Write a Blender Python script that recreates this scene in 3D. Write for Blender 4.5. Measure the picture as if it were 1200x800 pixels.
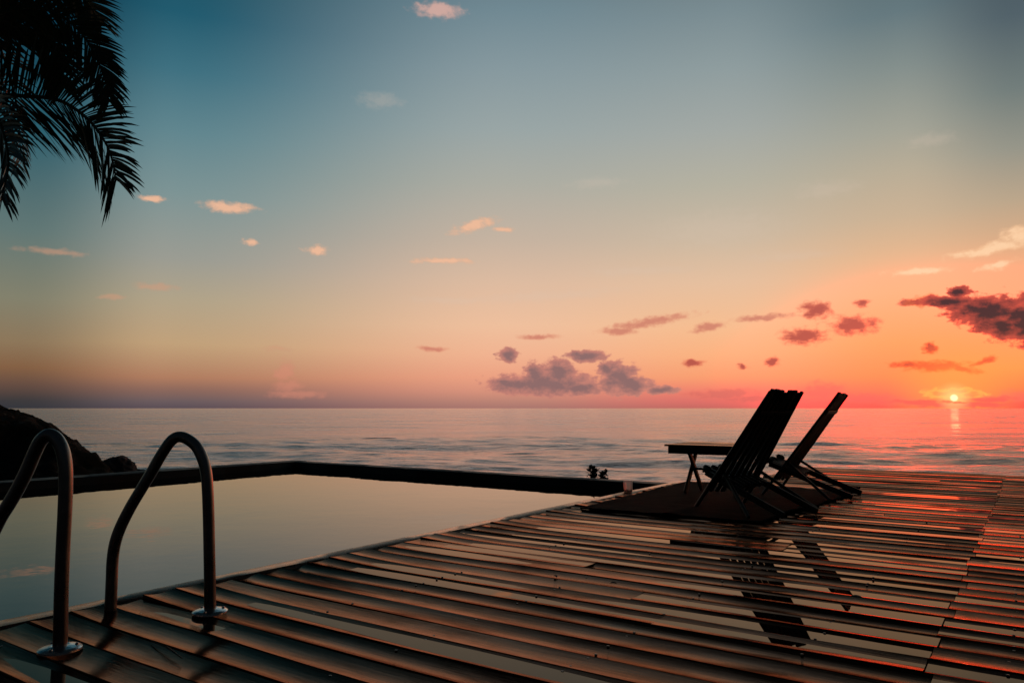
import bpy, bmesh, math, random
import numpy as np
from mathutils import Vector, Matrix, noise as mnoise

random.seed(7); rng = np.random.default_rng(7)
for o in list(bpy.data.objects): bpy.data.objects.remove(o)
S = bpy.context.scene
COL = S.collection

# ------------------------------------------------------------------ camera
F = 880.0; H = 0.85; P = math.atan(78/880)
cam_d = bpy.data.cameras.new('camera'); cam = bpy.data.objects.new('camera', cam_d); COL.objects.link(cam)
cam.location = (0, 0, H); cam.rotation_euler = (math.pi/2 + P, 0, 0)
cam_d.sensor_width = 36; cam_d.lens = F/1200*36; cam_d.clip_start = .05; cam_d.clip_end = 60000
S.camera = cam

def ray(px, py):
    x, y = px-600, 400-py
    return np.array([x, F*math.cos(P)-y*math.sin(P), F*math.sin(P)+y*math.cos(P)])
def gnd(px, py, z=0.0):
    d = ray(px, py); t = (z-H)/d[2]
    return Vector((d[0]*t, d[1]*t, z))
def at_y(px, py, Y):
    d = ray(px, py); t = Y/d[1]
    return Vector((d[0]*t, Y, H+d[2]*t))
def azel(px, py):
    d = ray(px, py); d = d/np.linalg.norm(d)
    return math.degrees(math.atan2(d[0], d[1])), math.degrees(math.asin(d[2]))
YAW = math.radians(34.58)
def W(u, v, z=0.0):
    return Vector((u*math.sin(YAW)+v*math.cos(YAW), u*math.cos(YAW)-v*math.sin(YAW), z))

# ------------------------------------------------------------------ render / colour
S.view_settings.view_transform = 'Standard'; S.view_settings.look = 'None'
S.view_settings.exposure = 0; S.view_settings.gamma = 1; S.view_settings.use_curve_mapping = False

def lin(c):
    return tuple(((x/255)/12.92 if x/255 <= .04045 else ((x/255+.055)/1.055)**2.4) for x in c)

# ------------------------------------------------------------------ world sky
SUN_AZ, SUN_EL = azel(1118, 466)
world = bpy.data.worlds.new('World'); S.world = world; world.use_nodes = True
nt = world.node_tree; nt.nodes.clear(); N = nt.nodes; L = nt.links
def nd(t, **k):
    n = N.new(t)
    for a, b in k.items(): setattr(n, a, b)
    return n
def mth(op, a, b=None, c=None, clamp=False):
    n = nd('ShaderNodeMath', operation=op, use_clamp=clamp)
    for i, x in enumerate((a, b, c)):
        if x is None: continue
        if isinstance(x, (int, float)): n.inputs[i].default_value = x
        else: L.new(x, n.inputs[i])
    return n.outputs[0]
def smooth(x, a, b, lo=0.0, hi=1.0):
    n = nd('ShaderNodeMapRange', interpolation_type='SMOOTHSTEP')
    L.new(x, n.inputs[0])
    for i, q in enumerate((a, b, lo, hi)): n.inputs[i+1].default_value = q
    return n.outputs[0]
def mixc(f, a, b):
    n = nd('ShaderNodeMix', data_type='RGBA')
    if isinstance(f, (int, float)): n.inputs[0].default_value = f
    else: L.new(f, n.inputs[0])
    for i, x in ((6, a), (7, b)):
        if isinstance(x, tuple): n.inputs[i].default_value = (*x[:3], 1)
        else: L.new(x, n.inputs[i])
    return n.outputs[2]
tc = nd('ShaderNodeTexCoord')
sep = nd('ShaderNodeSeparateXYZ'); L.new(tc.outputs['Generated'], sep.inputs[0])
X_, Y_, Z_ = sep.outputs
AZ = mth('MULTIPLY', mth('ARCTAN2', X_, Y_), 180/math.pi)
EL = mth('MULTIPLY', mth('ARCSINE', Z_), 180/math.pi)
EMAX = 60.0
def ramp(col_x, stops, zen=(14, 24, 28)):
    n = nd('ShaderNodeValToRGB'); cr = n.color_ramp; cr.interpolation = 'B_SPLINE' if False else 'LINEAR'
    pts = sorted([(max(0, azel(col_x, y)[1])/EMAX, c) for y, c in stops])
    pts += [(.66, zen), (1.0, tuple(int(q*.75) for q in zen))]
    cr.elements[0].position = pts[0][0]; cr.elements[0].color = (*lin(pts[0][1]), 1)
    cr.elements[1].position = pts[-1][0]; cr.elements[1].color = (*lin(pts[-1][1]), 1)
    for p, c in pts[1:-1]:
        e = cr.elements.new(p); e.color = (*lin(c), 1)
    L.new(mth('DIVIDE', EL, EMAX, clamp=True), n.inputs[0])
    return n.outputs[0]
cols = [
 (30,   [(478, (52, 54, 60)), (468, (60, 58, 60)), (450, (100, 76, 66)), (430, (131, 95, 68)), (400, (140, 118, 90)), (350, (130, 128, 108)), (270, (96, 118, 116)), (150, (40, 92, 106)), (12, (6, 54, 74))]),
 (200,  [(478, (90, 78, 86)), (470, (106, 91, 94)), (456, (140, 104, 92)), (442, (175, 124, 96)), (402, (192, 160, 122)), (350, (176, 162, 136)), (302, (154, 155, 146)), (225, (124, 147, 148)), (152, (96, 133, 142)), (80, (62, 112, 128)), (12, (32, 90, 110))]),
 (600,  [(478, (168, 118, 110)), (470, (186, 131, 116)), (458, (216, 146, 124)), (442, (235, 160, 130)), (415, (240, 178, 144)), (382, (238, 190, 156)), (330, (220, 186, 160)), (282, (197, 178, 160)), (215, (172, 172, 162)), (152, (153, 165, 165)), (80, (134, 152, 158)), (12, (112, 136, 146))]),
 (850, [(478, (196, 104, 98)), (470, (220, 110, 104)), (458, (238, 126, 108)), (442, (246, 156, 112)), (415, (248, 176, 128)), (382, (244, 188, 144)), (330, (228, 190, 158)), (282, (205, 184, 160)), (215, (180, 176, 160)), (152, (162, 168, 164)), (80, (142, 156, 158)), (12, (121, 139, 145))]),
 (1060, [(478, (214, 92, 82)), (470, (234, 98, 88)), (460, (250, 118, 90)), (440, (252, 142, 88)), (400, (250, 163, 102)), (342, (248, 180, 132)), (300, (228, 182, 142)), (252, (202, 177, 148)), (200, (184, 172, 150)), (152, (163, 163, 150)), (80, (132, 143, 140)), (12, (100, 120, 126))]),
 (1210, [(478, (200, 82, 76)), (470, (226, 88, 80)), (455, (250, 128, 78)), (430, (250, 156, 84)), (400, (244, 160, 98)), (342, (240, 172, 126)), (290, (222, 172, 132)), (230, (184, 164, 138)), (170, (148, 148, 136)), (100, (112, 124, 122)), (12, (80, 96, 104))]),
]
ramps = [(azel(x, 300)[0], ramp(x, st)) for x, st in cols]
sky = ramps[0][1]
for (a0, _), (a1, r1) in zip(ramps[:-1], ramps[1:]):
    n = nd('ShaderNodeMapRange', interpolation_type='SMOOTHSTEP')
    L.new(AZ, n.inputs[0]); n.inputs[1].default_value = a0; n.inputs[2].default_value = a1
    sky = mixc(n.outputs[0], sky, r1)
# dusk behind the viewer
absaz = mth('ABSOLUTE', AZ)
sky = mixc(smooth(absaz, 36, 100), sky, lin((12, 18, 24)))
# the sky round the low sun is brighter than white in red
da = mth('DIVIDE', mth('SUBTRACT', AZ, SUN_AZ), 9.5); de = mth('DIVIDE', mth('SUBTRACT', EL, SUN_EL), 6.0)
rr = mth('SQRT', mth('ADD', mth('MULTIPLY', da, da), mth('MULTIPLY', de, de)))
hot = smooth(rr, 0.0, 2.0, 1.0, 0.0); hot = mth('MULTIPLY', hot, hot)
hv = nd('ShaderNodeMix', data_type='RGBA', blend_type='MULTIPLY'); L.new(hot, hv.inputs[0]); L.new(sky, hv.inputs[6]); hv.inputs[7].default_value = (7.5, 1.0, 1.0, 1)
sky = hv.outputs[2]
# --- clouds
P2 = nd('ShaderNodeCombineXYZ'); L.new(AZ, P2.inputs[0]); L.new(EL, P2.inputs[1])
def noi(scale, detail, rough=.55, off=(0, 0, 0), sc=(1, 1, 1), ty='FBM'):
    m = nd('ShaderNodeVectorMath', operation='MULTIPLY_ADD'); L.new(P2.outputs[0], m.inputs[0]); m.inputs[1].default_value = sc; m.inputs[2].default_value = off
    n = nd('ShaderNodeTexNoise'); n.inputs['Scale'].default_value = scale; n.inputs['Detail'].default_value = detail; n.inputs['Roughness'].default_value = rough
    L.new(m.outputs[0], n.inputs['Vector']); return n
nw = noi(.7, 5, .6, (3, 1, 0), (1, 1.7, 1))
nb = noi(1.5, 5, .56, (9, 4, 2), (1, 1.5, 1))
sub = nd('ShaderNodeVectorMath', operation='SUBTRACT'); L.new(nw.outputs['Color'], sub.inputs[0]); sub.inputs[1].default_value = (.5, .5, .5)
mul = nd('ShaderNodeVectorMath', operation='MULTIPLY'); L.new(sub.outputs[0], mul.inputs[0]); mul.inputs[1].default_value = (1.6, .55, 0)
PW = nd('ShaderNodeVectorMath', operation='ADD'); L.new(P2.outputs[0], PW.inputs[0]); L.new(mul.outputs[0], PW.inputs[1])
nbv = mth('SUBTRACT', nb.outputs['Fac'], .5)
nwv = mth('SUBTRACT', nw.outputs['Fac'], .42)
PREV = [None]
def ell(px, py, wx, hy, sl=0.0):
    # a vanishing dependence on the previous cloud keeps the shader evaluated one cloud at a time
    src = PW.outputs[0]
    if PREV[0] is not None:
        ma = nd('ShaderNodeVectorMath', operation='MULTIPLY_ADD'); L.new(PREV[0], ma.inputs[0]); ma.inputs[1].default_value = (1e-7,)*3; L.new(src, ma.inputs[2]); src = ma.outputs[0]
    a, e = azel(px, py); a1, _ = azel(px+wx, py); _, e1 = azel(px, py-hy)
    w = max(.05, a1-a); h = max(.05, e1-e)
    mp = nd('ShaderNodeMapping', vector_type='TEXTURE'); L.new(src, mp.inputs[0])
    mp.inputs['Location'].default_value = (a, e, 0); mp.inputs['Rotation'].default_value = (0, 0, sl); mp.inputs['Scale'].default_value = (w, h, 1)
    ln = nd('ShaderNodeVectorMath', operation='LENGTH'); L.new(mp.outputs[0], ln.inputs[0])
    return ln.outputs['Value']
def group(blobs, c0, c1, edge=(1.15, .6), amp=1.6, op=1.0, grow=.84, split=(.35, .62)):
    global sky
    d = None
    for b in blobs:
        v = ell(*b)
        d = v if d is None else mth('MINIMUM', d, v)
        PREV[0] = d
    d2 = mth('MULTIPLY_ADD', nbv, amp, mth('MULTIPLY', d, grow))
    dens = smooth(d2, edge[1], edge[0], op, 0.0)
    core = smooth(d2, .1, edge[0]*.95, 1, 0)
    core = mth('MULTIPLY_ADD', nwv, .9, core, clamp=True)
    c = mixc(core, c0, c1)
    sky = mixc(dens, sky, c)
    PREV[0] = sky
faint = lin((214, 188, 168)); 
group([(445, 118, 22, 9), (700, 215, 30, 6), (930, 300, 50, 6), (840, 268, 75, 20), (640, 347, 85, 6, .06), (530, 352, 50, 4), (970, 222, 34, 9), (750, 318, 60, 5), (1090, 165, 26, 8)], lin((205, 188, 172)), lin((214, 194, 176)), (1.6, .1), 1.8, .20, 1.0)
group([(515, 12, 27, 9)], lin((196, 160, 150)), lin((216, 172, 160)), (1.2, .3), 1.5, .85)
group([(268, 243, 27, 6), (178, 233, 13, 3.2), (372, 294, 12, 5), (292, 284, 8, 3.5), (555, 264, 24, 6, .25), (520, 306, 32, 3), (590, 268, 10, 3)], lin((222, 172, 140)), lin((240, 186, 152)), (1.3, .3), 1.7, .9)
group([(62, 295, 34, 4), (185, 336, 24, 4), (325, 408, 14, 3), (130, 348, 16, 3)], lin((196, 150, 122)), lin((206, 152, 122)), (1.3, .2), 1.6, .5)
group([(333, 436, 9, 13), (337, 452, 16, 7), (350, 462, 30, 4)], lin((204, 132, 112)), lin((214, 138, 116)), (1.3, .3), 1.5, .5)
group([(1165, 291, 46, 6, .12), (1190, 276, 14, 9), (1075, 318, 32, 4), (1168, 311, 22, 4, .2)], lin((250, 196, 150)), lin((255, 212, 170)), (1.3, .3), 1.8, .85)
group([(760, 377, 46, 5, .15), (725, 388, 20, 4), (632, 395, 20, 3), (508, 409, 14, 3), (830, 383, 18, 5, .2), (893, 372, 32, 3.5, .05)], lin((226, 146, 116)), lin((204, 122, 104)), (1.3, .35), 1.6, .85)
group([(943, 394, 24, 9), (1000, 381, 26, 10), (956, 363, 17, 9), (1009, 356, 9, 4), (1062, 355, 9, 4), (812, 425, 10, 4), (906, 424, 8, 5), (872, 429, 6, 3)], lin((238, 118, 92)), lin((178, 78, 72)), (1.3, .45), 1.7, .95)
group([(640, 450, 56, 12), (628, 440, 12, 13), (655, 437, 16, 15), (606, 451, 30, 8), (680, 454, 24, 7), (724, 443, 20, 17), (738, 451, 22, 10), (774, 457, 17, 5), (596, 416, 10, 8), (688, 417, 19, 6), (712, 432, 10, 9)], lin((204, 132, 118)), lin((140, 106, 106)), (1.1, .78), 1.2, 1.0, .76)
group([(1098, 429, 34, 6), (1130, 432, 18, 4, -.3), (1150, 424, 18, 3, .3), (1062, 427, 18, 4), (1091, 408, 8, 6), (1085, 353, 20, 6)], lin((240, 110, 62)), lin((150, 60, 58)), (1.3, .45), 1.7, .95)
group([(1112, 354, 34, 6, -.1), (1158, 364, 46, 15), (1205, 374, 46, 26), (1174, 382, 30, 12), (1124, 341, 11, 6), (1260, 360, 60, 26)], lin((214, 82, 70)), lin((62, 38, 50)), (1.12, .82), 1.3, 1.0, .80)
group([(850, 461, 40, 5), (965, 458, 26, 9), (1010, 466, 40, 5), (1188, 464, 20, 7), (900, 468, 60, 4), (1060, 470, 30, 5)], lin((232, 112, 98)), lin((206, 104, 98)), (1.3, .4), 1.6, .6)
# sun glow, low cloud bank in front of it, and the disc
ds = nd('ShaderNodeVectorMath', operation='DISTANCE'); L.new(P2.outputs[0], ds.inputs[0]); ds.inputs[1].default_value = (SUN_AZ, SUN_EL, 0)
dsv = ds.outputs['Value']
glow = smooth(dsv, 0.3, 4.6, .5, 0)
sky = mixc(glow, sky, (2.4, .43, .07))
group([(1103, 461, 17, 5), (1142, 462, 16, 4), (1122, 458, 14, 4)], lin((255, 206, 96)), lin((250, 150, 84)), (1.3, .5), 1.8, .95)
group([(1125, 474, 60, 3.5), (1160, 467, 24, 4), (1075, 471, 30, 3)], lin((244, 104, 88)), lin((226, 90, 88)), (1.3, .5), 1.4, .8)
sky = mixc(smooth(dsv, .15, 1.2, .55, 0), sky, (1.8, .78, .28))
disc = smooth(dsv, .14, .28, 1, 0)
sky = mixc(disc, sky, (1.5, 1.15, .6))
group([(1108, 471, 9, 1.6), (1126, 471.5, 8, 1.4)], lin((255, 150, 90)), lin((244, 118, 88)), (1.3, .6), 1.2, .9)
# the background turns nearly black just below the horizon
below = smooth(EL, -.2, 0.0, 1, 0)
sky = mixc(below, sky, (.02, .02, .025))
nish = nd('ShaderNodeTexSky', sky_type='NISHITA'); nish.sun_disc = False
nish.sun_elevation = math.radians(SUN_EL); nish.sun_rotation = math.radians(SUN_AZ)
bg1 = nd('ShaderNodeBackground'); L.new(sky, bg1.inputs[0]); bg1.inputs[1].default_value = 1.0
bg2 = nd('ShaderNodeBackground'); L.new(nish.outputs[0], bg2.inputs[0]); bg2.inputs[1].default_value = .004
add = nd('ShaderNodeAddShader'); L.new(bg1.outputs[0], add.inputs[0]); L.new(bg2.outputs[0], add.inputs[1])
world.cycles.sampling_method = 'NONE'
wo = nd('ShaderNodeOutputWorld'); L.new(add.outputs[0], wo.inputs[0])

# ------------------------------------------------------------------ sun
sd = bpy.data.lights.new('sun', 'SUN'); so = bpy.data.objects.new('sun', sd); COL.objects.link(so)
sd.energy = .010; sd.angle = math.radians(.5); sd.color = (1.0, .13, .06)
a, e = math.radians(SUN_AZ), math.radians(max(SUN_EL, .9))
sdir = Vector((math.sin(a)*math.cos(e), math.cos(a)*math.cos(e), math.sin(e)))
so.rotation_euler = sdir.to_track_quat('Z', 'Y').to_euler()

# ------------------------------------------------------------------ helpers
def tag(o, label=None, cat=None, group=None, kind=None):
    if label: o['label'] = label
    if cat: o['category'] = cat
    if group: o['group'] = group
    if kind: o['kind'] = kind
    return o
def empty(name, loc, rz=0.0):
    o = bpy.data.objects.new(name, None); COL.objects.link(o); o.location = loc; o.rotation_euler = (0, 0, rz)
    o.empty_display_size = .1
    return o
class MB:
    def __init__(s): s.v = []; s.f = []
    def add(s, vs, fs):
        b = len(s.v); s.v += [tuple(x) for x in vs]; s.f += [tuple(b+i for i in f) for f in fs]
    def box(s, c, sx, sy, sz, R=None):
        vs = []
        for z in (-.5, .5):
            for x, y in ((-.5, -.5), (.5, -.5), (.5, .5), (-.5, .5)):
                p = Vector((x*sx, y*sy, z*sz))
                if R is not None: p = R @ p
                vs.append(Vector(c)+p)
        s.add(vs, [(3, 2, 1, 0), (4, 5, 6, 7), (0, 1, 5, 4), (1, 2, 6, 5), (2, 3, 7, 6), (3, 0, 4, 7)])
    def bar(s, a, b, w, t, side=Vector((1, 0, 0)), seg=1, wob=0.0, w2=None):
        """flat bar a->b, width w along side, thickness t"""
        a = Vector(a); b = Vector(b); d = (b-a).normalized(); sd_ = (side - d*side.dot(d)).normalized(); n = d.cross(sd_)
        w2 = w if w2 is None else w2
        rings = []
        for i in range(seg+1):
            k = i/seg; p = a.lerp(b, k); ww = w*(1-k)+w2*k
            if 0 < i < seg: p = p + n*random.uniform(-wob, wob)
            c = min(ww, t)*.22
            pr = [(-ww/2+c, -t/2), (ww/2-c, -t/2), (ww/2, -t/2+c), (ww/2, t/2-c), (ww/2-c, t/2), (-ww/2+c, t/2), (-ww/2, t/2-c), (-ww/2, -t/2+c)]
            rings.append([p+sd_*x+n*y for x, y in pr])
        s.rings(rings)
    def rings(s, rings, cap=True):
        m = len(rings[0]); vs = [p for r in rings for p in r]; fs = []
        for i in range(len(rings)-1):
            for j in range(m):
                fs.append((i*m+j, i*m+(j+1) % m, (i+1)*m+(j+1) % m, (i+1)*m+j))
        if cap: fs.append(tuple(range(m))[::-1]); fs.append(tuple((len(rings)-1)*m+j for j in range(m)))
        s.add(vs, fs)
    def tube(s, pts, r, seg=12, cap=True):
        pts = [Vector(p) for p in pts]; rs = r if hasattr(r, '__len__') else [r]*len(pts)
        t0 = (pts[1]-pts[0]).normalized(); ref = Vector((0, 0, 1)) if abs(t0.z) < .9 else Vector((1, 0, 0))
        n = (ref - t0*ref.dot(t0)).normalized(); rings = []
        for i, p in enumerate(pts):
            t = (pts[min(i+1, len(pts)-1)]-pts[max(i-1, 0)]).normalized()
            n = (n - t*n.dot(t)).normalized(); b = t.cross(n)
            rings.append([p+(n*math.cos(q)+b*math.sin(q))*rs[i] for q in [2*math.pi*j/seg for j in range(seg)]])
        s.rings(rings, cap)
    def lathe(s, prof, c=(0, 0, 0), seg=32):
        c = Vector(c); rings = [[c+Vector((r*math.cos(2*math.pi*j/seg), r*math.sin(2*math.pi*j/seg), z)) for j in range(seg)] for r, z in prof]
        s.rings(rings, True)
    def build(s, name, mat, parent=None, smooth=False, recalc=True):
        me = bpy.data.meshes.new(name); me.from_pydata(s.v, [], s.f); me.update()
        if recalc: bm = bmesh.new(); bm.from_mesh(me); bmesh.ops.recalc_face_normals(bm, faces=bm.faces); bm.to_mesh(me); bm.free()
        if smooth:
            me.polygons.foreach_set('use_smooth', [True]*len(me.polygons))
            me.set_sharp_from_angle(angle=math.radians(45))
        if mat: me.materials.append(mat)
        o = bpy.data.objects.new(name, me); COL.objects.link(o)
        if parent: o.parent = parent
        return o
def grid_mesh(name, co, nx, ny, mat, smooth=True):
    me = bpy.data.meshes.new(name)
    i = np.arange(nx-1); j = np.arange(ny-1); I, J = np.meshgrid(i, j, indexing='ij')
    q = np.stack([I*ny+J, (I+1)*ny+J, (I+1)*ny+J+1, I*ny+J+1], -1).reshape(-1, 4)
    me.vertices.add(nx*ny); me.vertices.foreach_set('co', co.reshape(-1).astype(np.float32))
    me.loops.add(q.size); me.loops.foreach_set('vertex_index', q.reshape(-1).astype(np.int32))
    me.polygons.add(len(q)); me.polygons.foreach_set('loop_start', (np.arange(len(q))*4).astype(np.int32)); me.polygons.foreach_set('loop_total', np.full(len(q), 4, np.int32))
    me.polygons.foreach_set('use_smooth', np.full(len(q), smooth))
    me.update(calc_edges=True); me.validate()
    me.materials.append(mat)
    o = bpy.data.objects.new(name, me); COL.objects.link(o); return o

# ------------------------------------------------------------------ materials
def coated(M_, tint, ior, diff, patch=None):
    # a thin wet film over stained wood: Fresnel-weighted tinted gloss over a diffuse body
    t = M_.t; b = M_.b; D = t.nodes.new('ShaderNodeBsdfDiffuse'); G = t.nodes.new('ShaderNodeBsdfGlossy'); Fr = t.nodes.new('ShaderNodeFresnel'); X = t.nodes.new('ShaderNodeMixShader')
    Fr.inputs['IOR'].default_value = ior; G.inputs['Color'].default_value = (*tint, 1); D.inputs['Color'].default_value = (*diff, 1)
    def src(name): return b.inputs[name].links[0].from_socket if b.inputs[name].links else None
    if patch is not None: t.links.new(patch, G.inputs['Color'])
    if src('Base Color') is not None: t.links.new(src('Base Color'), D.inputs['Color'])
    if src('Roughness') is not None: t.links.new(src('Roughness'), G.inputs['Roughness'])
    else: G.inputs['Roughness'].default_value = b.inputs['Roughness'].default_value
    if src('Normal') is not None:
        for q_ in (D, G, Fr): t.links.new(src('Normal'), q_.inputs['Normal'])
    t.links.new(Fr.outputs[0], X.inputs[0]); t.links.new(D.outputs[0], X.inputs[1]); t.links.new(G.outputs[0], X.inputs[2])
    t.links.new(X.outputs[0], t.nodes['Material Output'].inputs['Surface']); t.nodes.remove(b)
class Mat:
    def __init__(s, name, rough=.5, color=(.5, .5, .5), metal=0.0, ior=1.5):
        s.m = bpy.data.materials.new(name); s.m.use_nodes = True; s.t = s.m.node_tree
        s.b = s.t.nodes['Principled BSDF']; s.b.inputs['Base Color'].default_value = (*color, 1)
        s.b.inputs['Roughness'].default_value = rough; s.b.inputs['Metallic'].default_value = metal; s.b.inputs['IOR'].default_value = ior
        s.tc = s.t.nodes.new('ShaderNodeTexCoord')
    def noise(s, scale, sc=(1, 1, 1), detail=4, rough=.55, coord='Object', dist=0.0):
        mp = s.t.nodes.new('ShaderNodeMapping'); mp.inputs['Scale'].default_value = sc; s.t.links.new(s.tc.outputs[coord], mp.inputs[0])
        n = s.t.nodes.new('ShaderNodeTexNoise'); n.inputs['Scale'].default_value = scale; n.inputs['Detail'].default_value = detail; n.inputs['Roughness'].default_value = rough
        n.inputs['Distortion'].default_value = dist
        s.t.links.new(mp.outputs[0], n.inputs['Vector']); return n.outputs['Fac']
    def ramp(s, x, stops):
        n = s.t.nodes.new('ShaderNodeValToRGB'); cr = n.color_ramp
        cr.elements[0].position = stops[0][0]; cr.elements[0].color = (*stops[0][1], 1)
        cr.elements[1].position = stops[-1][0]; cr.elements[1].color = (*stops[-1][1], 1)
        for p, c in stops[1:-1]: cr.elements.new(p).color = (*c, 1)
        s.t.links.new(x, n.inputs[0]); return n.outputs[0]
    def rng(s, x, a, b, c, d):
        n = s.t.nodes.new('ShaderNodeMapRange'); s.t.links.new(x, n.inputs[0])
        for i, q in enumerate((a, b, c, d)): n.inputs[i+1].default_value = q
        return n.outputs[0]
    def math(s, op, a, b):
        n = s.t.nodes.new('ShaderNodeMath'); n.operation = op
        for i, x in enumerate((a, b)):
            if isinstance(x, (int, float)): n.inputs[i].default_value = x
            else: s.t.links.new(x, n.inputs[i])
        return n.outputs[0]
    def link(s, x, inp): s.t.links.new(x, s.b.inputs[inp])
    def bump(s, x, dist, strength=1.0, prev=None):
        n = s.t.nodes.new('ShaderNodeBump'); n.inputs['Distance'].default_value = dist; n.inputs['Strength'].default_value = strength
        s.t.links.new(x, n.inputs['Height'])
        if prev is not None: s.t.links.new(prev, n.inputs['Normal'])
        s.t.links.new(n.outputs[0], s.b.inputs['Normal']); return n.outputs[0]

# wet deck boards (object X runs along the board)
wood = Mat('wet_deck_wood', .2, (.03, .015, .01), ior=1.45)
g1 = wood.noise(9, (.5, 7, 7), 6, .65); g2 = wood.noise(60, (.12, 5, 5), 4, .6); g3 = wood.noise(1.1, (1, 1.6, 1), 4, .6); g4 = wood.noise(160, (.6, 1, 1), 3, .6)
wood.link(wood.ramp(wood.math('ADD', wood.math('MULTIPLY', g1, .6), wood.math('MULTIPLY', g3, .4)), [(.3, (.005, .003, .002)), (.5, (.018, .008, .005)), (.7, (.04, .017, .010))]), 'Base Color')
wood.link(wood.math('ADD', wood.rng(g3, .35, .65, .03, .13), wood.rng(g1, .35, .65, -.01, .06)), 'Roughness')
b0 = wood.bump(g1, .0009, .8); b1 = wood.bump(g2, .0003, .8, b0); wood.bump(g4, .00012, .6, b1)
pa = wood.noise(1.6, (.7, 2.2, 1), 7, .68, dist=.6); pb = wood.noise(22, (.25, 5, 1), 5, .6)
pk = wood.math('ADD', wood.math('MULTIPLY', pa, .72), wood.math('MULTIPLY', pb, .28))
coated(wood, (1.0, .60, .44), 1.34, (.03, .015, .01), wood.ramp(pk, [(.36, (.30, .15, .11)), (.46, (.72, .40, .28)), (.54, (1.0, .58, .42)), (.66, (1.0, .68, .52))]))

puddle = Mat('rain_water', .008, (.012, .01, .009), ior=1.4)
puddle.bump(puddle.noise(3, detail=2), .0002, .5)
coated(puddle, (1.0, .74, .57), 1.42, (.012, .01, .009))

coping = Mat('wet_coping', .28, (.07, .05, .042)); n1 = coping.noise(14, (1, 1, 1), 6, .7)
coping.link(coping.ramp(n1, [(.3, (.035, .026, .022)), (.7, (.11, .08, .066))]), 'Base Color'); coping.link(coping.rng(n1, .3, .7, .16, .42), 'Roughness'); coping.bump(n1, .004, .6); coated(coping, (1, .8, .68), 1.6, (.05, .035, .028))
tile = Mat('dark_pool_render', .6, (.008, .014, .016)); n1 = tile.noise(6, detail=8, rough=.7); tile.link(tile.ramp(n1, [(.3, (.006, .01, .011)), (.7, (.014, .02, .022))]), 'Base Color'); tile.link(tile.rng(n1, .3, .7, .45, .75), 'Roughness'); tile.bump(n1, .006, .5)

pw = Mat('pool_water', .012, (.003, .009, .009), ior=1.42)
p1 = pw.noise(1.4, detail=3); p2 = pw.noise(9, detail=2); q = pw.bump(p1, .0020, 1); pw.bump(p2, .00022, 1, q)

sea_m = Mat('sea_water', .21, (.02, .022, .024), ior=1.34)
s1 = sea_m.noise(.55, (1, 1.8, 1), 6, .62); s2 = sea_m.noise(2.2, (1, 1.6, 1), 5, .65); s3 = sea_m.noise(.09, (1, 2.2, 1), 4, .6)
q = sea_m.bump(s3, .34, 1); q = sea_m.bump(s1, .32, 1, q); q = sea_m.bump(s2, .12, 1, q)
s4 = sea_m.noise(.022, (1, 2.6, 1), 5, .65); q = sea_m.bump(s4, 1.6, 1, q); sea_m.link(sea_m.rng(s4, .35, .65, .14, .28), 'Roughness')
coated(sea_m, (1.0, .80, .76), 1.6, (.02, .018, .02))

steel = Mat('brushed_steel', .28, (.42, .42, .42), 1.0); n1 = steel.noise(60, (1, 1, .2), 4); n2 = steel.noise(7, detail=6, rough=.7)
steel.link(steel.rng(n2, .3, .75, .2, .45), 'Roughness'); steel.bump(n1, .0006, .5); steel.link(steel.ramp(n2, [(.3, (.20, .21, .21)), (.7, (.34, .33, .32))]), 'Base Color')
flange_m = Mat('polished_steel', .16, (.6, .6, .6), 1.0); n1 = flange_m.noise(25, detail=5, rough=.7); flange_m.bump(n1, .003, .8)

dwood = Mat('dark_chair_wood', .5, (.03, .02, .015)); n1 = dwood.noise(8, (2, 2, 2), 6, .65); dwood.link(dwood.ramp(n1, [(.3, (.010, .008, .007)), (.7, (.030, .022, .017))]), 'Base Color'); dwood.bump(n1, .002, .5)
wet_top = Mat('wet_table_wood', .22, (.04, .025, .016)); n1 = wet_top.noise(10, (1, 6, 6), 5); wet_top.bump(n1, .001, .6); wet_top.link(wet_top.rng(n1, .3, .7, .15, .35), 'Roughness'); coated(wet_top, (1, .75, .6), 1.6, (.04, .024, .015))
rod_m = Mat('metal_rod', .4, (.2, .19, .18), 1.0)
mat_m = Mat('woven_mat', .95, (.012, .013, .012)); n1 = mat_m.noise(30, (1, 3, 1), 6, .7); n2 = mat_m.noise(5, detail=5)
mat_m.link(mat_m.ramp(n1, [(.35, (.0012, .003, .0035)), (.65, (.006, .011, .012))]), 'Base Color'); q = mat_m.bump(n1, .012, 1); mat_m.bump(n2, .02, .6, q)
mat_m.b.inputs['Specular IOR Level'].default_value = .05
leaf = Mat('palm_leaf', .45, (.03, .05, .02)); n1 = leaf.noise(3, detail=4); leaf.link(leaf.ramp(n1, [(.3, (.03, .06, .04)), (.7, (.06, .11, .07))]), 'Base Color')
bark = Mat('palm_bark', .9, (.12, .09, .07)); n1 = bark.noise(6, (1, 1, 5), 6, .7); bark.bump(n1, .03, 1)
hillm = Mat('hill_rock_scrub', .95, (.03, .04, .03)); n1 = hillm.noise(.35, detail=8, rough=.7); n2 = hillm.noise(2.0, detail=8, rough=.7)
hillm.link(hillm.ramp(n1, [(.35, (.014, .022, .014)), (.5, (.03, .034, .024)), (.65, (.07, .062, .054))]), 'Base Color'); q = hillm.bump(n1, 1.2, 1); hillm.bump(n2, .3, 1, q)
hillm.b.inputs['Specular IOR Level'].default_value = .2
rockm = Mat('sea_rock', .7, (.05, .045, .04)); n1 = rockm.noise(1.2, detail=8, rough=.7); rockm.link(rockm.ramp(n1, [(.35, (.02, .02, .02)), (.65, (.09, .08, .07))]), 'Base Color'); rockm.bump(n1, .3, 1)
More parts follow.
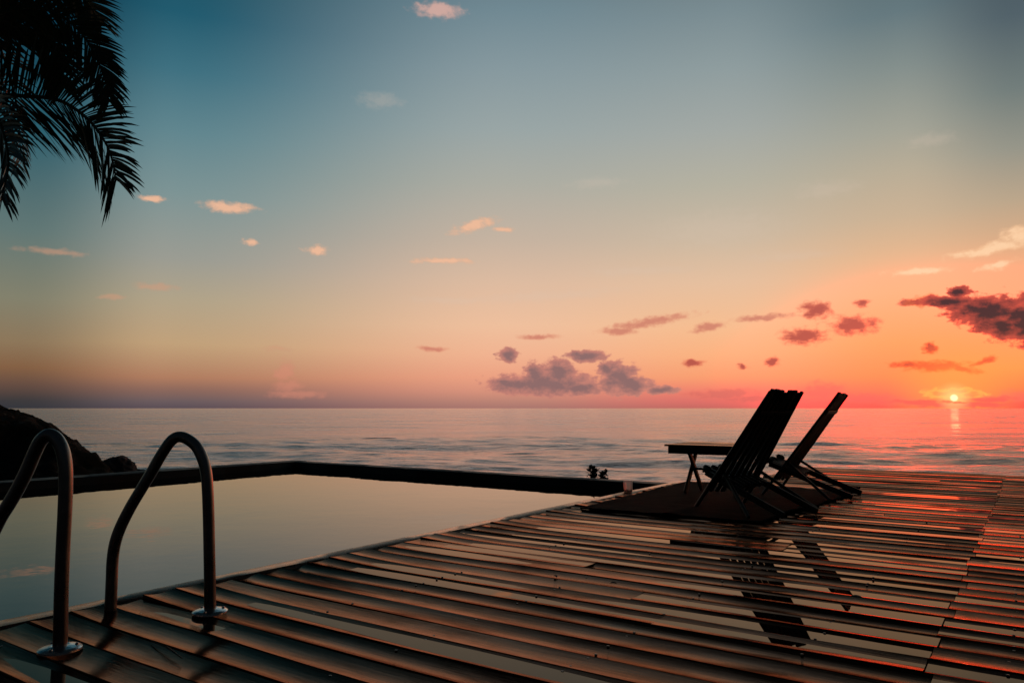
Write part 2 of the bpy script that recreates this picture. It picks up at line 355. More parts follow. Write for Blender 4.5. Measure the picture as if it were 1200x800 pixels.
sand = Mat('beach_ground', .95, (.16, .13, .1)); n1 = sand.noise(.8, detail=8, rough=.7); sand.link(sand.ramp(n1, [(.4, (.05, .055, .035)), (.6, (.18, .15, .115))]), 'Base Color'); sand.bump(n1, .1, 1)
glass = Mat('frosted_glass', .3, (.8, .72, .68)); glass.b.inputs['Transmission Weight'].default_value = .9; glass.b.inputs['Subsurface Weight'].default_value = .0
_t = glass.t.nodes.new('ShaderNodeBsdfTransparent'); _t.inputs[0].default_value = (.9, .8, .76, 1); _l = glass.t.nodes.new('ShaderNodeBsdfTranslucent'); _l.inputs[0].default_value = (.98, .9, .88, 1)
_m1 = glass.t.nodes.new('ShaderNodeMixShader'); _m1.inputs[0].default_value = .55; _m2 = glass.t.nodes.new('ShaderNodeMixShader'); _m2.inputs[0].default_value = .15; _k = glass.t.links.new
_k(_t.outputs[0], _m1.inputs[1]); _k(_l.outputs[0], _m1.inputs[2]); _k(_m1.outputs[0], _m2.inputs[1]); _k(glass.b.outputs[0], _m2.inputs[2]); _k(_m2.outputs[0], glass.t.nodes['Material Output'].inputs['Surface'])
wax = Mat('candle_wax', .5, (.8, .68, .6)); _tr = wax.t.nodes.new('ShaderNodeBsdfTranslucent'); _tr.inputs[0].default_value = (.95, .8, .72, 1); _mx = wax.t.nodes.new('ShaderNodeMixShader'); _mx.inputs[0].default_value = .75; wax.t.links.new(wax.b.outputs[0], _mx.inputs[1]); wax.t.links.new(_tr.outputs[0], _mx.inputs[2]); wax.t.links.new(_mx.outputs[0], wax.t.nodes['Material Output'].inputs['Surface'])
deadleaf = Mat('dead_leaf', .6, (.03, .02, .012)); n1 = deadleaf.noise(30); deadleaf.bump(n1, .004, 1)
shrubm = Mat('shrub_leaf', .6, (.02, .03, .015)); n1 = shrubm.noise(8); shrubm.link(shrubm.ramp(n1, [(.3, (.012, .02, .01)), (.7, (.035, .045, .02))]), 'Base Color')

# ------------------------------------------------------------------ sea
SEA = -5.0
NR, NA = 760, 620
r = np.concatenate([np.linspace(26, 150, 520, endpoint=False), np.geomspace(150, 30000, NR-520)])
th = np.radians(np.linspace(-62, 62, NA))
R_, T_ = np.meshgrid(r, th, indexing='ij')
xs = R_*np.sin(T_); ys = R_*np.cos(T_); zs = np.full_like(xs, SEA)
dr = np.gradient(r)[:, None]; dl = np.maximum(dr, R_*(th[1]-th[0]))
for k in range(46):
    lam = 1.6*(1.085**k); amp = .0085*lam**.7*rng.uniform(.5, 1.2)
    if lam > 25: amp *= .6
    ang = math.radians(200+rng.normal(0, 32)); kx, ky = math.sin(ang)*2*math.pi/lam, math.cos(ang)*2*math.pi/lam
    fade = np.clip((lam/dl-3)/4, 0, 1)
    ph = kx*xs+ky*ys+rng.uniform(0, 6.28)+.7*np.sin(xs*.05*rng.uniform(.5, 1.5)+ys*.03)
    wv = 1-np.abs(np.sin(ph/2))*2 if k % 3 == 0 else np.sin(ph)
    zs += amp*fade*wv
sea = grid_mesh('sea', np.stack([xs, ys, zs], -1), NR, NA, sea_m.m)
tag(sea, 'open sea with small evening ripples reaching the horizon', kind='structure')

# ------------------------------------------------------------------ ground (under the deck, falling to the beach and under the sea)
def gh(x, y):
    u = x*math.sin(YAW)+y*math.cos(YAW)
    v = x*math.cos(YAW)-y*math.sin(YAW)
    s = np.clip(np.maximum((u-13)/22, (-v-12)/20), 0, 1); h = -.8-5.2*(s*s*(3-2*s)) - np.clip(u-35, 0, 60)*.04
    s2 = np.clip((-x-13)/25, 0, 1)*np.clip((y-5)/30, 0, 1)
    return h-.3*s2
gx = np.linspace(-160, 160, 160); gy = np.linspace(-120, 130, 140)
GX, GY = np.meshgrid(gx, gy, indexing='ij')
gz = gh(GX, GY)+.06*np.sin(GX*.7)*np.cos(GY*.55)
tag(grid_mesh('ground', np.stack([GX, GY, gz], -1), 160, 140, sand.m), 'sandy ground sloping from the deck to the beach', kind='structure')

# ------------------------------------------------------------------ headland hill on the left
hx = np.linspace(-110, -30.5, 240); hy = np.linspace(48, 120, 160)
HX, HY = np.meshgrid(hx, hy, indexing='ij')
prof_x = [-110, -70, -60, -50, -44.3, -42.2, -40.2, -38.3, -36.4, -35.4, -34.6, -33, -30]
prof_z = [14, 8.5, 5.6, 2.4, .75, .2, -.7, -1.7, -2.9, -3.6, -4.4, -5.6, -7]
xn = HX*65/np.maximum(HY, 65)*1.0
base = np.interp(HX+(HY-66)*.64, prof_x, prof_z)-.75
bell = np.clip((HY-49)/11, 0, 1); bell = bell*bell*(3-2*bell)
hz = -6.5+(base+6.5)*bell
nz = np.zeros_like(hz)
for i in range(HX.shape[0]):
    for j in range(HX.shape[1]):
        x, y = HX[i, j], HY[i, j]
        nz[i, j] = mnoise.fractal(Vector((x*.22, y*.22, 1)), .8, 2.1, 6)*.8 + mnoise.fractal(Vector((x*.9, y*.9, 4)), .7, 2.1, 4)*.4
hz += nz*np.clip((base+7)/3, .2, 1)
hz = np.minimum(hz, base+.8)
tag(grid_mesh('hill', np.stack([HX, HY, hz], -1), 240, 160, hillm.m), 'dark rocky headland sloping down into the sea', kind='structure')

def boulder(c, r, sx, sy, sz, seed, label):
    bm = bmesh.new(); bmesh.ops.create_icosphere(bm, subdivisions=5, radius=1)
    for v in bm.verts:
        n = mnoise.fractal(v.co*1.1+Vector((seed, 0, 0)), .8, 2.1, 5)*.45
        v.co = Vector((v.co.x*sx, v.co.y*sy, v.co.z*sz))*(r*(1+n*.6))
    me = bpy.data.meshes.new('boulder'); bm.to_mesh(me); bm.free(); me.materials.append(rockm.m)
    me.polygons.foreach_set('use_smooth', [True]*len(me.polygons))
    o = bpy.data.objects.new('boulder', me); COL.objects.link(o); o.location = c
    tag(o, label, 'rock', 'boulders at the foot of the headland'); return o
boulder((-33.6, 64.5, -4.9), 1.8, 1.0, .9, .92, 3.1, 'large dark boulder at the seaward tip of the headland')
boulder((-31.9, 65.0, -5.2), 1.25, 1.2, .9, .62, 8.2, 'low dark boulder lowest in the sea beyond the large boulder')

# ------------------------------------------------------------------ deck boards (frame: x = along board, y = away from camera)
PITCH = .155; V0, V1 = -3.325, 9.0; SEAM = -.32; U_FAR = 11.4; U_STEP = 7.96; V_STEP = -2.78
deck = MB(); pud = MB()
def prof_pts(w, cup, th=.028):
    ss = [-.5, -.485, -.4, -.28, -.14, 0, .14, .28, .4, .485, .5]
    top = []
    for s in ss:
        z = cup*((2*s)**2-1)*.999
        if abs(s) >= .5: z -= .0035
        top.append((s*w, z))
    return top, th
ub = -1.2; bi = 0
while ub < U_FAR-.01:
    uc = ub+PITCH/2
    vstart = V0 if uc < U_STEP else V_STEP
    cuts = [vstart, SEAM+random.uniform(-.02, .02)]
    if random.random() < .28: cuts.insert(1, random.uniform(vstart+.5, -.9))
    cuts += [3.3+random.uniform(-.03, .03)]
    if random.random() < .4: cuts.append(random.uniform(4.5, 8))
    cuts.append(V1)
    bow = random.uniform(-.006, .006); ph = random.uniform(0, 6.28)
    for a_, b_ in zip(cuts[:-1], cuts[1:]):
        a_ += .002; b_ -= .002
        cup = random.choice([random.uniform(.0025, .006), random.uniform(.005, .009), random.uniform(.008, .012)]); tilt = random.gauss(0, .014)
        eup = random.choice([.002, .004, .008, .016]); lift = random.gauss(0, .0012)
        ww = PITCH-.009+random.uniform(-.002, .002)
        top, th_ = prof_pts(ww, cup)
        fine = ub < 6
        n = max(2, int((b_-a_)/(.09 if fine else .2))); rings = []
        wl = random.uniform(.6, 1.6); wph = random.uniform(0, 6.28); tw = random.gauss(0, .006)
        info = []
        for i in range(n+1):
            v = a_+(b_-a_)*i/n
            yo = uc+bow*math.sin(v*.7+ph)+.0015*math.sin(v*4+wph)+.0012*mnoise.noise(Vector((v*9, uc, 0)))
            k = i/n
            edge_up = eup*max(0, 1-(v-a_)/.6)**2 if a_ < -2.5 else 0
            z0 = lift+.0012*math.sin(v*wl*2+wph)+.0035*mnoise.noise(Vector((v*.9, uc*3, 6)))+edge_up
            tl = tilt+tw*math.sin(v*.9+wph)
            cw = 1+.55*mnoise.noise(Vector((v*.8, uc*5, 2)))
            ring = [(v, yo+s, z0+z*cw+tl*s+random.gauss(0, .00008)) for s, z in top]
            ring += [(v, yo+ww/2, z0-th_), (v, yo-ww/2, z0-th_)]
            rings.append([Vector(p) for p in ring]); info.append((v, yo, z0, tl))
        deck.rings(rings)
        # standing water: level sheet lying in the cupped board
        dep = random.choice([.0, .0, .0, .0, .03, .08, .16, .35])*cup
        if uc > 9.5: dep *= .6
        if 2.4 < uc < 5.4 and abs(a_+1.7) < 1.7 and random.random() < .3: dep = max(dep, random.uniform(.15, .4)*cup)
        if dep > .0005:
            segs = []
            zlow = min(i_[2] for i_ in info)-cup
            zhi = sum(i_[2] for i_ in info)/len(info)-cup
            lev = zhi+dep
            for (v, yo, z0, tl) in info:
                # half width where the water meets the wood: cup*4s^2 - cup + z0 + tl*w*s = lev
                A = 4*cup; B = tl*ww; C = z0-cup-lev; D = B*B-4*A*C
                if D <= 0:
                    if len(segs) > 1:
                        pud.add(*( [x for s in segs for x in s], [(2*i, 2*i+2, 2*i+3, 2*i+1) for i in range(len(segs)-1)]))
                    segs = []; continue
                s0 = max(-.485, (-B-math.sqrt(D))/(2*A)-.006); s1 = min(.485, (-B+math.sqrt(D))/(2*A)+.006)
                segs.append([(v, yo+s0*ww, lev), (v, yo+s1*ww, lev)])
            if len(segs) > 1:
                pud.add(*( [x for s in segs for x in s], [(2*i, 2*i+2, 2*i+3, 2*i+1) for i in range(len(segs)-1)]))
    ub += PITCH
dk = deck.build('deck', wood.m, smooth=True); dk.rotation_euler = (0, 0, -YAW)
tag(dk, 'wet brown cupped deck boards beside the pool', kind='structure')
pu = pud.build('puddle_water', puddle.m, recalc=False); pu.rotation_euler = (0, 0, -YAW)
tag(pu, 'rain water standing in the cupped deck boards', kind='structure')
sc = MB(); ub = -1.2
while ub < 7:
    for vv in np.arange(-3.1, 5, .6):
        for e_ in (-.048, .05):
            if random.random() < .5: continue
            x = float(vv)+random.uniform(-.008, .008); y = ub+PITCH/2+e_+random.uniform(-.006, .006); z = -.0032+random.uniform(-.001, .001)
            sc.lathe([(.0052, -.006), (.0052, 0.0), (.0038, .0006), (.0005, .0004)], (x, y, z), 8)
    ub += PITCH
sco = sc.build('deck_screws', rod_m.m); sco.rotation_euler = (0, 0, -YAW); tag(sco, 'small steel screw heads sunk in the deck boards', 'screws', kind='stuff')
js = MB()
v = V_STEP
for vv in np.arange(-3.1, 9.0, .6):
    u1 = 7.9 if vv < V_STEP else 11.3
    js.box((vv, (u1-1.2)/2, -.10), .05, u1+1.2, .12)
for vv in (-3.1, -.32, 2.7, 5.7, 8.6):
    for uu in np.arange(-1, 11.4, 2.4):
        if uu > 7.9 and vv < V_STEP: continue
        js.box((vv, uu, -.66), .12, .12, 1.0)
js = js.build('deck_joists', dwood.m); js.rotation_euler = (0, 0, -YAW); tag(js, 'timber joists and posts carrying the deck', kind='structure')

# ------------------------------------------------------------------ pool
pool = empty('swimming_pool', W(3.9, -6.6, 0), -YAW)
tag(pool, 'raised edge infinity pool with dark rim left of the deck', 'pool')
def pl(o):  # built in deck frame, brought under the pool empty
    o.parent = pool; M = Matrix.Rotation(-YAW, 4, 'Z'); o.matrix_parent_inverse = (Matrix.Translation(pool.location) @ M).inverted() @ M @ Matrix.Identity(4)
    o.rotation_euler = (0, 0, 0)
    return o
WL = -.095
UN = -2.2
def wavy_box(x0, x1, y0, y1, z0, z1, along, step=.12, amp=.004):
    m = MB(); L0, L1 = (y0, y1) if along == 'y' else (x0, x1); n = int((L1-L0)/step); rings = []
    for i in range(n+1):
        t = L0+(L1-L0)*i/n; d = [mnoise.noise(Vector((t*2.1, k*7.7, 1)))*amp for k in range(4)]
        if along == 'y':
            rings.append([Vector(p) for p in ((x0, t, z0), (x1, t, z0), (x1+d[0], t, z1-.012), (x1-.012+d[0], t, z1+d[1]), (x0+.012+d[2], t, z1+d[3]), (x0+d[2], t, z1-.012))])
        else:
            rings.append([Vector(p) for p in ((t, y0, z0), (t, y1, z0), (t, y1+d[0], z1-.012), (t, y1-.012+d[0], z1+d[1]), (t, y0+.012+d[2], z1+d[3]), (t, y0+d[2], z1-.012))])
    m.rings(rings); return m
pl(wavy_box(-3.455, -3.333, UN, 8.2, -1.4, .004, 'y').build('coping', coping.m, smooth=True))
pl(wavy_box(-9.95, -3.46, 7.955, 8.20, -1.4, 0, 'x', amp=.003).build('far_rim', tile.m, smooth=True))
pl(wavy_box(-10.02, -9.68, UN, 8.21, -1.4, .002, 'y', amp=.003).build('side_rim', tile.m, smooth=True))
m = MB(); m.box((-6.6, 2.9, -1.35), 6.2, 10.1, .08); pl(m.build('basin_floor', tile.m))
m = MB(); m.box((-6.6, UN-.1, -.7), 6.9, .2, 1.39); pl(m.build('near_rim', tile.m))
nxw, nyw = 60, 80
wx = np.linspace(-9.685, -3.45, nxw); wy = np.linspace(UN-.02, 7.96, nyw); WX, WY = np.meshgrid(wx, wy, indexing='ij')
pwo = grid_mesh('pool_water', np.stack([WX, WY, np.full_like(WX, WL)], -1), nxw, nyw, pw.m); pwo.rotation_euler = (0, 0, -YAW)
tag(pwo, 'still mirror-like water filling the pool', kind='structure')

# ------------------------------------------------------------------ grab rails
def catmull(pts, n=8):
    out = []
    pts = [Vector(p) for p in pts]; q = [pts[0]*2-pts[1]]+pts+[pts[-1]*2-pts[-2]]
    for i in range(1, len(q)-2):
        for k in range(n):
            t = k/n; a, b, c, d = q[i-1], q[i], q[i+1], q[i+2]
            out.append(.5*((2*b)+(c-a)*t+(2*a-5*b+4*c-d)*t*t+(3*b-a-3*c+d)*t**3))
    out.append(pts[-1]); return out
Fp = gnd(246, 718); Gp = gnd(131, 716)
pn = (Gp-Fp).cross(Vector((0, 0, 1))).normalized()
def onplane(px, py, base):
    d = Vector(ray(px, py)); o = Vector((0, 0, H)); t = (base-o).dot(pn)/d.dot(pn); return o+d*t
fl = [(.026, .017), (.029, .018), (.036, .016), (.052, .013), (.064, .010), (.070, .006), (.071, .0)]
def make_rail(base, px, label):
    rp = [onplane(*p, base) for p in px]
    rp = [Vector((base.x, base.y, .004))]+rp+[Vector((rp[-1].x, rp[-1].y, .004))]
    rail = empty('grab_rail', base)
    tag(rail, label, 'pool rail', 'steel grab rails at the pool steps')
    m = MB(); m.tube([p-base for p in catmull(rp, 6)], .0235, 20); m.build('tube', steel.m, rail, smooth=True)
    m = MB(); m.lathe(fl, (0, 0, .003)); fo = m.build('flange', flange_m.m, rail, smooth=True)
    for k in range(3):
        q = k*2.094+.5; m = MB(); m.lathe([(.0065, .0), (.0065, .003), (.004, .0055), (.0005, .006)], (math.cos(q)*.052, math.sin(q)*.052, .0155), 12); m.build('bolt', flange_m.m, fo, smooth=True)
make_rail(Fp, [(246, 690), (245.4, 650), (244.6, 610), (243.4, 575), (241.5, 553), (237, 536), (228.5, 521), (214, 512), (202, 515), (189.5, 532), (177.5, 553), (165.5, 573), (153, 594), (141.5, 617), (135, 636), (132, 656), (131, 680)], 'curved steel pool grab rail, the one standing wholly in view')
make_rail(gnd(70, 762), [(71, 735), (72, 690), (74, 640), (76, 600), (77, 568), (76.5, 545), (73, 527), (66, 514), (57, 509.5), (48, 516), (41, 529), (31.5, 551), (21, 572), (10, 591), (0, 607), (-12, 632), (-18, 652), (-21, 690)], 'curved steel pool grab rail nearest the camera, cut off by the left edge')

# ------------------------------------------------------------------ woven mat
mp_ = [(5.62, -3.17), (5.68, -1.70), (8.24, -1.46), (8.33, -3.30)]
nx, ny = 70, 110; co = np.zeros((nx, ny, 3))
for i in range(nx):
    for j in range(ny):
        s, t = i/(nx-1), j/(ny-1)
        u = (mp_[0][0]*(1-s)+mp_[1][0]*s)*(1-t)+(mp_[3][0]*(1-s)+mp_[2][0]*s)*t
        v = (mp_[0][1]*(1-s)+mp_[1][1]*s)*(1-t)+(mp_[3][1]*(1-s)+mp_[2][1]*s)*t
        e_ = mnoise.noise(Vector((u*2, v*2, 3)))
        bord = min(s, 1-s, t, 1-t)
        if bord < .001: u += e_*.03; v += mnoise.noise(Vector((u*2, v*2, 9)))*.03
        z = .016+.008*abs(e_)+.004*mnoise.noise(Vector((u*7, v*7, 5)))
        curl = max(0, (s-.85)/.15)*max(0, (t-.88)/.12); z += curl*.045
        z += .02*max(0, mnoise.noise(Vector((u*1.3, v*4, 8))))**1.0*(1 if s > .5 else .4)
        co[i, j] = (v, u, z)
rg = grid_mesh('floor_mat', co, nx, ny, mat_m.m); rg.rotation_euler = (0, 0, -YAW)
sm = rg.modifiers.new('thick', 'SOLIDIFY'); sm.thickness = .014; sm.offset = -1
tag(rg, 'dark woven mat spread on the deck under the chairs and table', 'mat')
MZ = .03

# ------------------------------------------------------------------ slatted folding chairs
def make_chair(Wd=.62, Wt=.40, Wr=.42, Ln=.70, Hh=.97):
    root = empty('slatted_chair', (0, 0, 0))
    Xa = Vector((1, 0, 0))
    def P_(f, l, h): return Vector((l, f, h))
    cf, chh = -.177, .243
    # long outer slats: back edge running down to the front feet
    for sg in (-1, 1):
        m = MB(); m.bar(P_(-Ln, sg*Wt/2, Hh-.01), P_(0, sg*Wd/2, 0), .030, .024, Xa, 6, .001, .032); m.build('front_leg', dwood.m, root, True)
        m = MB(); m.bar(P_(-.05, sg*(Wr/2+.015), .290), P_(-.79, sg*(Wr/2), .014), .03, .050, Xa, 4, .001); m.build('rear_leg', dwood.m, root, True)
        m = MB(); m.bar(P_(-.22, sg*.215, .31), P_(-.64, sg*.43, .004), .026, .024, Xa, 3, .001); m.build('support_leg', dwood.m, root, True)
    # back slats, interleaved with the seat slats, closing towards the top
    nb_ = 7
    for i in range(nb_):
        k = (i+.5)/nb_*2-1
        low = random.uniform(-.02, .03)
        m = MB(); top_h = Hh+random.choice([-.018, -.006, 0, .006, -.012])
        lt = k*(Wt/2-.005); lb = k*(Wd/2-.02)
        f0 = -Ln*(.13+low)
        m.bar(P_(-Ln*top_h/Hh, lt, top_h), P_(f0, lt+(lb-lt)*.9, Hh*(.13+low)), .0560, .020, Xa, 6, .0012, .044)
        m.build('back_slat', dwood.m, root, True)
    ns = 6
    for i in range(ns):
        k = (i+.5)/ns*2-1
        fr = -.02+random.uniform(-.02, .03); bk = -.36+random.uniform(-.03, .03)
        m = MB(); z = lambda f: .36*f+.306+.012
        m.bar(P_(fr, k*.2, z(fr)), P_(bk, k*.2, z(bk)), .036, .040, Xa, 4, .0012); m.build('seat_slat', dwood.m, root, True)
    for f, h, r_, ww in ((-.012, .298, .012, .44), (-.19, .262, .009, .50), (-.33, .20, .009, .46)):
        m = MB(); m.tube([P_(f, -ww/2, h), P_(f, ww/2, h)], r_, 10); m.build('cross_rod', rod_m.m, root, True)
    # rounded spacer blocks at the seat front
    for i in range(5):
        k = i/4*2-1; m = MB(); c = P_(-.04+random.uniform(-.01, .01), k*.19, .31+random.uniform(-.012, .02))
        m.tube([c+Vector((0, -.035, -.012)), c+Vector((0, -.015, 0)), c+Vector((0, .03, .012)), c+Vector((0, .042, .014))], [.012, .022, .023, .012], 10); m.build('spacer_block', dwood.m, root, True)
    # crest bar across the back of the slats
    m = MB(); hb = .80; m.bar(P_(-Ln*hb/Hh-.018, -.205, hb-.01), P_(-Ln*hb/Hh-.018, .205, hb-.01), .040, .012, Vector((0, -Ln, Hh)), 2, 0); m.build('back_brace', dwood.m, root, True)
    return root
ch1 = make_chair(); ch1.location = (1.80, 6.584, MZ-.01); ch1.rotation_euler = (0, 0, math.radians(34))
tag(ch1, 'dark slatted wooden reclining chair nearer the camera, back turned to it', 'chair', 'slatted wooden chairs on the mat')
ch2 = ch1.copy(); COL.objects.link(ch2)
for c_ in list(ch1.children):
    d_ = c_.copy(); COL.objects.link(d_); d_.parent = ch2
ch2.location = (2.60, 7.62, MZ-.01); ch2.rotation_euler = (0, 0, math.radians(55))
tag(ch2, 'dark slatted wooden reclining chair seen side on, behind the other chair', 'chair', 'slatted wooden chairs on the mat')

# ------------------------------------------------------------------ side table
tb = empty('side_table', W(7.3, -2.58, MZ-.008), -YAW)
tag(tb, 'low dark wooden side table with crossed legs by the pool corner', 'side table')
hx_, hy_ = .375, .36
m = MB()
for i in range(7):
    y = -hy_+(i+.5)*(2*hy_/7); m.bar((-hx_-.02, y, .468+random.uniform(-.001, .001)), (hx_+.02, y, .468+random.uniform(-.002, .002)), 2*hy_/7-.006, .018, Vector((0, 1, 0)), 3, .001)
m.build('table_top', wet_top.m, tb, True)
for sy in (-1, 1):
    m = MB(); m.box((0, sy*(hy_-.03), .422), 2*hx_-.02, .022, .068); m.build('apron', dwood.m, tb)
for sx in (-1, 1):
    m = MB(); m.box((sx*(hx_-.012), 0, .428), .022, 2*hy_-.09, .056); m.build('apron', dwood.m, tb)
for sx in (-1, 1):
    x = sx*(hx_-.13)
    for k_, sy in enumerate((-1, 1)):
        m = MB(); m.bar((x+k_*.024-.012, -sy*.15, .425), (x+k_*.024-.012, sy*.19, .004), .058, .024, Vector((0, 1, 0)), 2, 0); m.build('leg', dwood.m, tb, True)
m = MB(); m.tube([(-hx_+.1, 0, .225), (hx_-.1, 0, .225)], .012, 10); m.build('stretcher', dwood.m, tb, True)

# ------------------------------------------------------------------ candle glass on the coping
cg = empty('glass_tumbler', W(6.98, -3.39, .006))
tag(cg, 'small pale frosted glass tumbler standing on the pool coping', 'glass')
m = MB(); prof = [(.0, 0), (.040, 0), (.043, .004), (.047, .10), (.048, .112), (.0475, .113)]
_rg = [[Vector((max(r_, .0005)*math.cos(2*math.pi*j/28), max(r_, .0005)*math.sin(2*math.pi*j/28), z)) for j in range(28)] for r_, z in prof]; m.rings(_rg, False); m.build('cup', glass.m, cg, True)
m = MB(); m.lathe([(.0005, .004), (.040, .004), (.042, .030), (.0005, .032)], seg=24); m.build('candle', wax.m, cg, True)

# ------------------------------------------------------------------ sprigs beyond the far rim
def sprig(base, top, lab, seed):
    random.seed(seed); b = Vector(base); t = Vector(top)
    root = empty('shrub', b); tag(root, lab, 'plant', 'small plants beyond the pool rim')
    m = MB(); pts = [Vector((0, 0, 0)), (t-b)*.5+Vector((.02, 0, .02)), t-b]; m.tube(catmull(pts, 5), .008, 6); m.build('stem', shrubm.m, root, True)
    m = MB()
    for i in range(90):
        k = random.uniform(.86, 1.04); p = (t-b)*k+Vector((random.gauss(0, .030), random.gauss(0, .03), 0)); a = random.uniform(0, 6.28); el = random.uniform(-.3, 1.1)
        d = Vector((math.cos(a)*math.cos(el), math.sin(a)*math.cos(el), math.sin(el))); ln = random.uniform(.04, .085)
        s = d.cross(Vector((0, 0, 1))).normalized()*ln*.40; u_ = Vector((0, 0, .006))
        m.add([p, p+d*ln*.5+s+u_, p+d*ln, p+d*ln*.5-s+u_], [(0, 1, 2, 3)])
    m.build('foliage', shrubm.m, root); return root
for (px, py, lab, sdn) in ((695, 551, 'taller leafy sprig showing above the far pool rim', 3), (707, 556, 'shorter leafy sprig right beside the taller one above the far pool rim', 5)):
    tp = at_y(px, py, 9.9); sprig((tp.x, tp.y+.1, float(gh(tp.x, tp.y))), tp, lab, sdn)
random.seed(21)

# ------------------------------------------------------------------ palm
PD = 8.6
crown = at_y(-78, 30, PD); tbase = Vector((crown.x-1.2, crown.y+1.2, float(gh(crown.x-1.2, crown.y+1.2))-.3))
palm = empty('palm_tree', (tbase.x, tbase.y, tbase.z))
tag(palm, 'coconut palm whose drooping fronds hang into the upper left', 'palm tree')
m = MB(); pts = []; rs = []
for i in range(41):
    k = i/40; p = tbase.lerp(crown, k)+Vector((-.5*math.sin(k*math.pi), .2*math.sin(k*math.pi), 0)); pts.append(p-tbase); rs.append((.19-.07*k+(.1*math.exp(-k*14)))*(1+.04*(i % 2)))
m.tube(pts, rs, 16); m.build('trunk', bark.m, palm, True)
def frond(ctrl, lmax=.62, spread=1.0, dens=64, droop=.5, tw0=20, tw1=75):
    pts = catmull(ctrl, 14); n = len(pts)
    # arc length resample
    d = [0]
    for a, b in zip(pts[:-1], pts[1:]): d.append(d[-1]+(b-a).length)
    def at(s):
        s *= d[-1]
        for i in range(n-1):
            if d[i+1] >= s:
                k = (s-d[i])/max(1e-6, d[i+1]-d[i]); return pts[i].lerp(pts[i+1], k), (pts[i+1]-pts[i]).normalized()
        return pts[-1], (pts[-1]-pts[-2]).normalized()
    m = MB(); m.tube([p-tbase for p in pts[::3]]+[pts[-1]-tbase], [.028*(1-i/(n/3+1))+.005 for i in range(len(pts[::3])+1)], 8)
    fr = m.build('frond', leaf.m, palm, True)
    m = MB(); sprev = None
    for i in range(dens):
        twa = math.radians(tw0+(tw1-tw0)*i/(dens-1))
        s = .10+.90*i/(dens-1); p, t = at(min(s, .999))
        side0 = t.cross(Vector((0, 0, 1))) if sprev is None else sprev-t*sprev.dot(t)
        side0.normalize(); sprev = side0.copy(); up = side0.cross(t).normalized(); side0, up = side0*math.cos(twa)+up*math.sin(twa), up*math.cos(twa)-side0*math.sin(twa)
        for sg in (-1, 1):
            if random.random() < .05: continue
            ln = lmax*(.5+.5*math.sin(math.pi*min(1, (s*.86+.10))**.9))*random.uniform(.85, 1.1)
            fw = .5+.75*s**2+random.uniform(-.12, .12)
            dirn = (side0*sg*spread*random.uniform(.8, 1.1)+t*fw+up*random.uniform(-.1, .25)).normalized()
            w_ = .0155*random.uniform(.8, 1.2); cur = Vector(p); segs = 5; rl = []; rr = []
            wd = t.cross(dirn).cross(dirn).normalized() if t.cross(dirn).length > .05 else side0
            tw_ = random.uniform(-.5, .5); wn = wd.cross(dirn).normalized(); wd = wd*math.cos(tw_)+wn*math.sin(tw_)
            for q_ in range(segs+1):
                k = q_/segs; ww = w_*math.sin(math.pi*min(.98, .12+.86*k))**.7*(1 if k < .99 else .05)
                rl.append(cur-wd*ww); rr.append(cur+wd*ww)
                dirn = (dirn+Vector((0, 0, -1))*droop*.20*(.4+k)).normalized(); cur = cur+dirn*ln/segs
            vs = [x-tbase for pr in zip(rl, rr) for x in pr]
            m.add(vs, [(2*a, 2*a+1, 2*a+3, 2*a+2) for a in range(segs)])
    m.build('leaflets', leaf.m, fr)
def fr_px(lst, d0, d1, **k):
    c = [crown]+[at_y(x, y, d0+(d1-d0)*i/(len(lst)-1)) for i, (x, y) in enumerate(lst)]
    frond(c, **k)
fr_px([(-40, 105), (20, 112), (67, 117), (100, 137), (121, 163), (131, 186), (136, 211)], PD, PD-.6, lmax=.92, spread=1.0, dens=120, droop=.42)
fr_px([(-20, 20), (30, 8), (70, 18), (100, 45), (120, 85), (128, 118)], PD, PD+.5, lmax=.55, dens=110)
fr_px([(-40, 70), (-15, 110), (2, 150), (10, 190), (2, 232)], PD-.4, PD-1.2, lmax=.8, dens=110, tw0=40, tw1=100)
fr_px([(-30, 40), (20, 30), (50, 45), (68, 78), (74, 102)], PD+.3, PD+1.0, lmax=.6, dens=90)
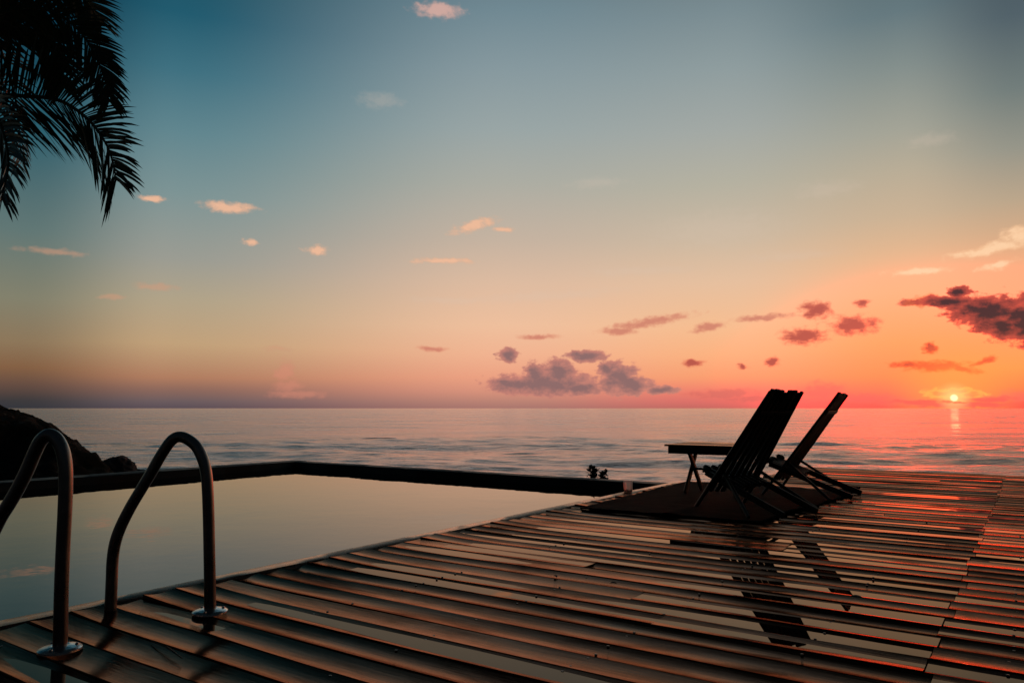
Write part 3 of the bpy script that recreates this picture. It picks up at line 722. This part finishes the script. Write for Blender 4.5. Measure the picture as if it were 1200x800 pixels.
fr_px([(-20, 0), (30, -22), (70, -20), (100, 0), (118, 28)], PD+.2, PD+1.2, lmax=.66, dens=100)
fr_px([(-30, -10), (20, -45), (60, -60), (90, -50)], PD+.2, PD+.4, lmax=.6, dens=60)
for aa in (100, 150, 200, 250, 300):
    a = math.radians(aa); dx, dy = math.cos(a), math.sin(a)
    frond([crown, crown+Vector((dx*.7, dy*.7, .55)), crown+Vector((dx*1.5, dy*1.5, .5)), crown+Vector((dx*2.1, dy*2.1, -.1)), crown+Vector((dx*2.35, dy*2.35, -.9))], dens=50)

# ------------------------------------------------------------------ fallen leaves on the deck
def fallen(px, py, ln, wd, rot, lab, z=.004):
    p = gnd(px, py); m = MB(); n = 8; rings = []
    vs = []; fs = []
    for i in range(n+1):
        k = i/n; w_ = wd*math.sin(math.pi*max(.04, min(.96, k)))**.8; zc = .001+.004*math.sin(k*2.7)
        vs += [(-w_, (k-.5)*ln, zc+.004), (0, (k-.5)*ln, zc), (w_, (k-.5)*ln, zc+.003)]
    for i in range(n):
        fs += [(3*i, 3*i+1, 3*i+4, 3*i+3), (3*i+1, 3*i+2, 3*i+5, 3*i+4)]
    m.add(vs, fs); o = m.build('fallen_leaf', deadleaf.m); o.location = (p.x, p.y, z); o.rotation_euler = (0, 0, rot)
    s_ = o.modifiers.new('thick', 'SOLIDIFY'); s_.thickness = .0015
    tag(o, lab, 'leaf', 'dead leaves lying on the deck')
fallen(1004, 701, .045, .016, 1.1, 'dark leaf lying alone on the wet boards right of the chair reflection')
fallen(651, 677, .030, .010, .4, 'small dark leaf on the boards in the middle of the deck')
fallen(719, 685, .030, .010, 1.6, 'small dark leaf right of the other one in the middle of the deck')
tw0, tw1 = gnd(176, 752), gnd(213, 773)
m = MB(); c0 = (tw0+tw1)/2
m.tube([tw0-c0+Vector((0, 0, .006)), Vector((.004, .003, .012)), tw1-c0+Vector((0, 0, .007))], [.0015, .0032, .002], 6)
o = m.build('twig', deadleaf.m, smooth=True); o.location = c0; tag(o, 'thin twig lying on the boards between the two rails', 'twig')
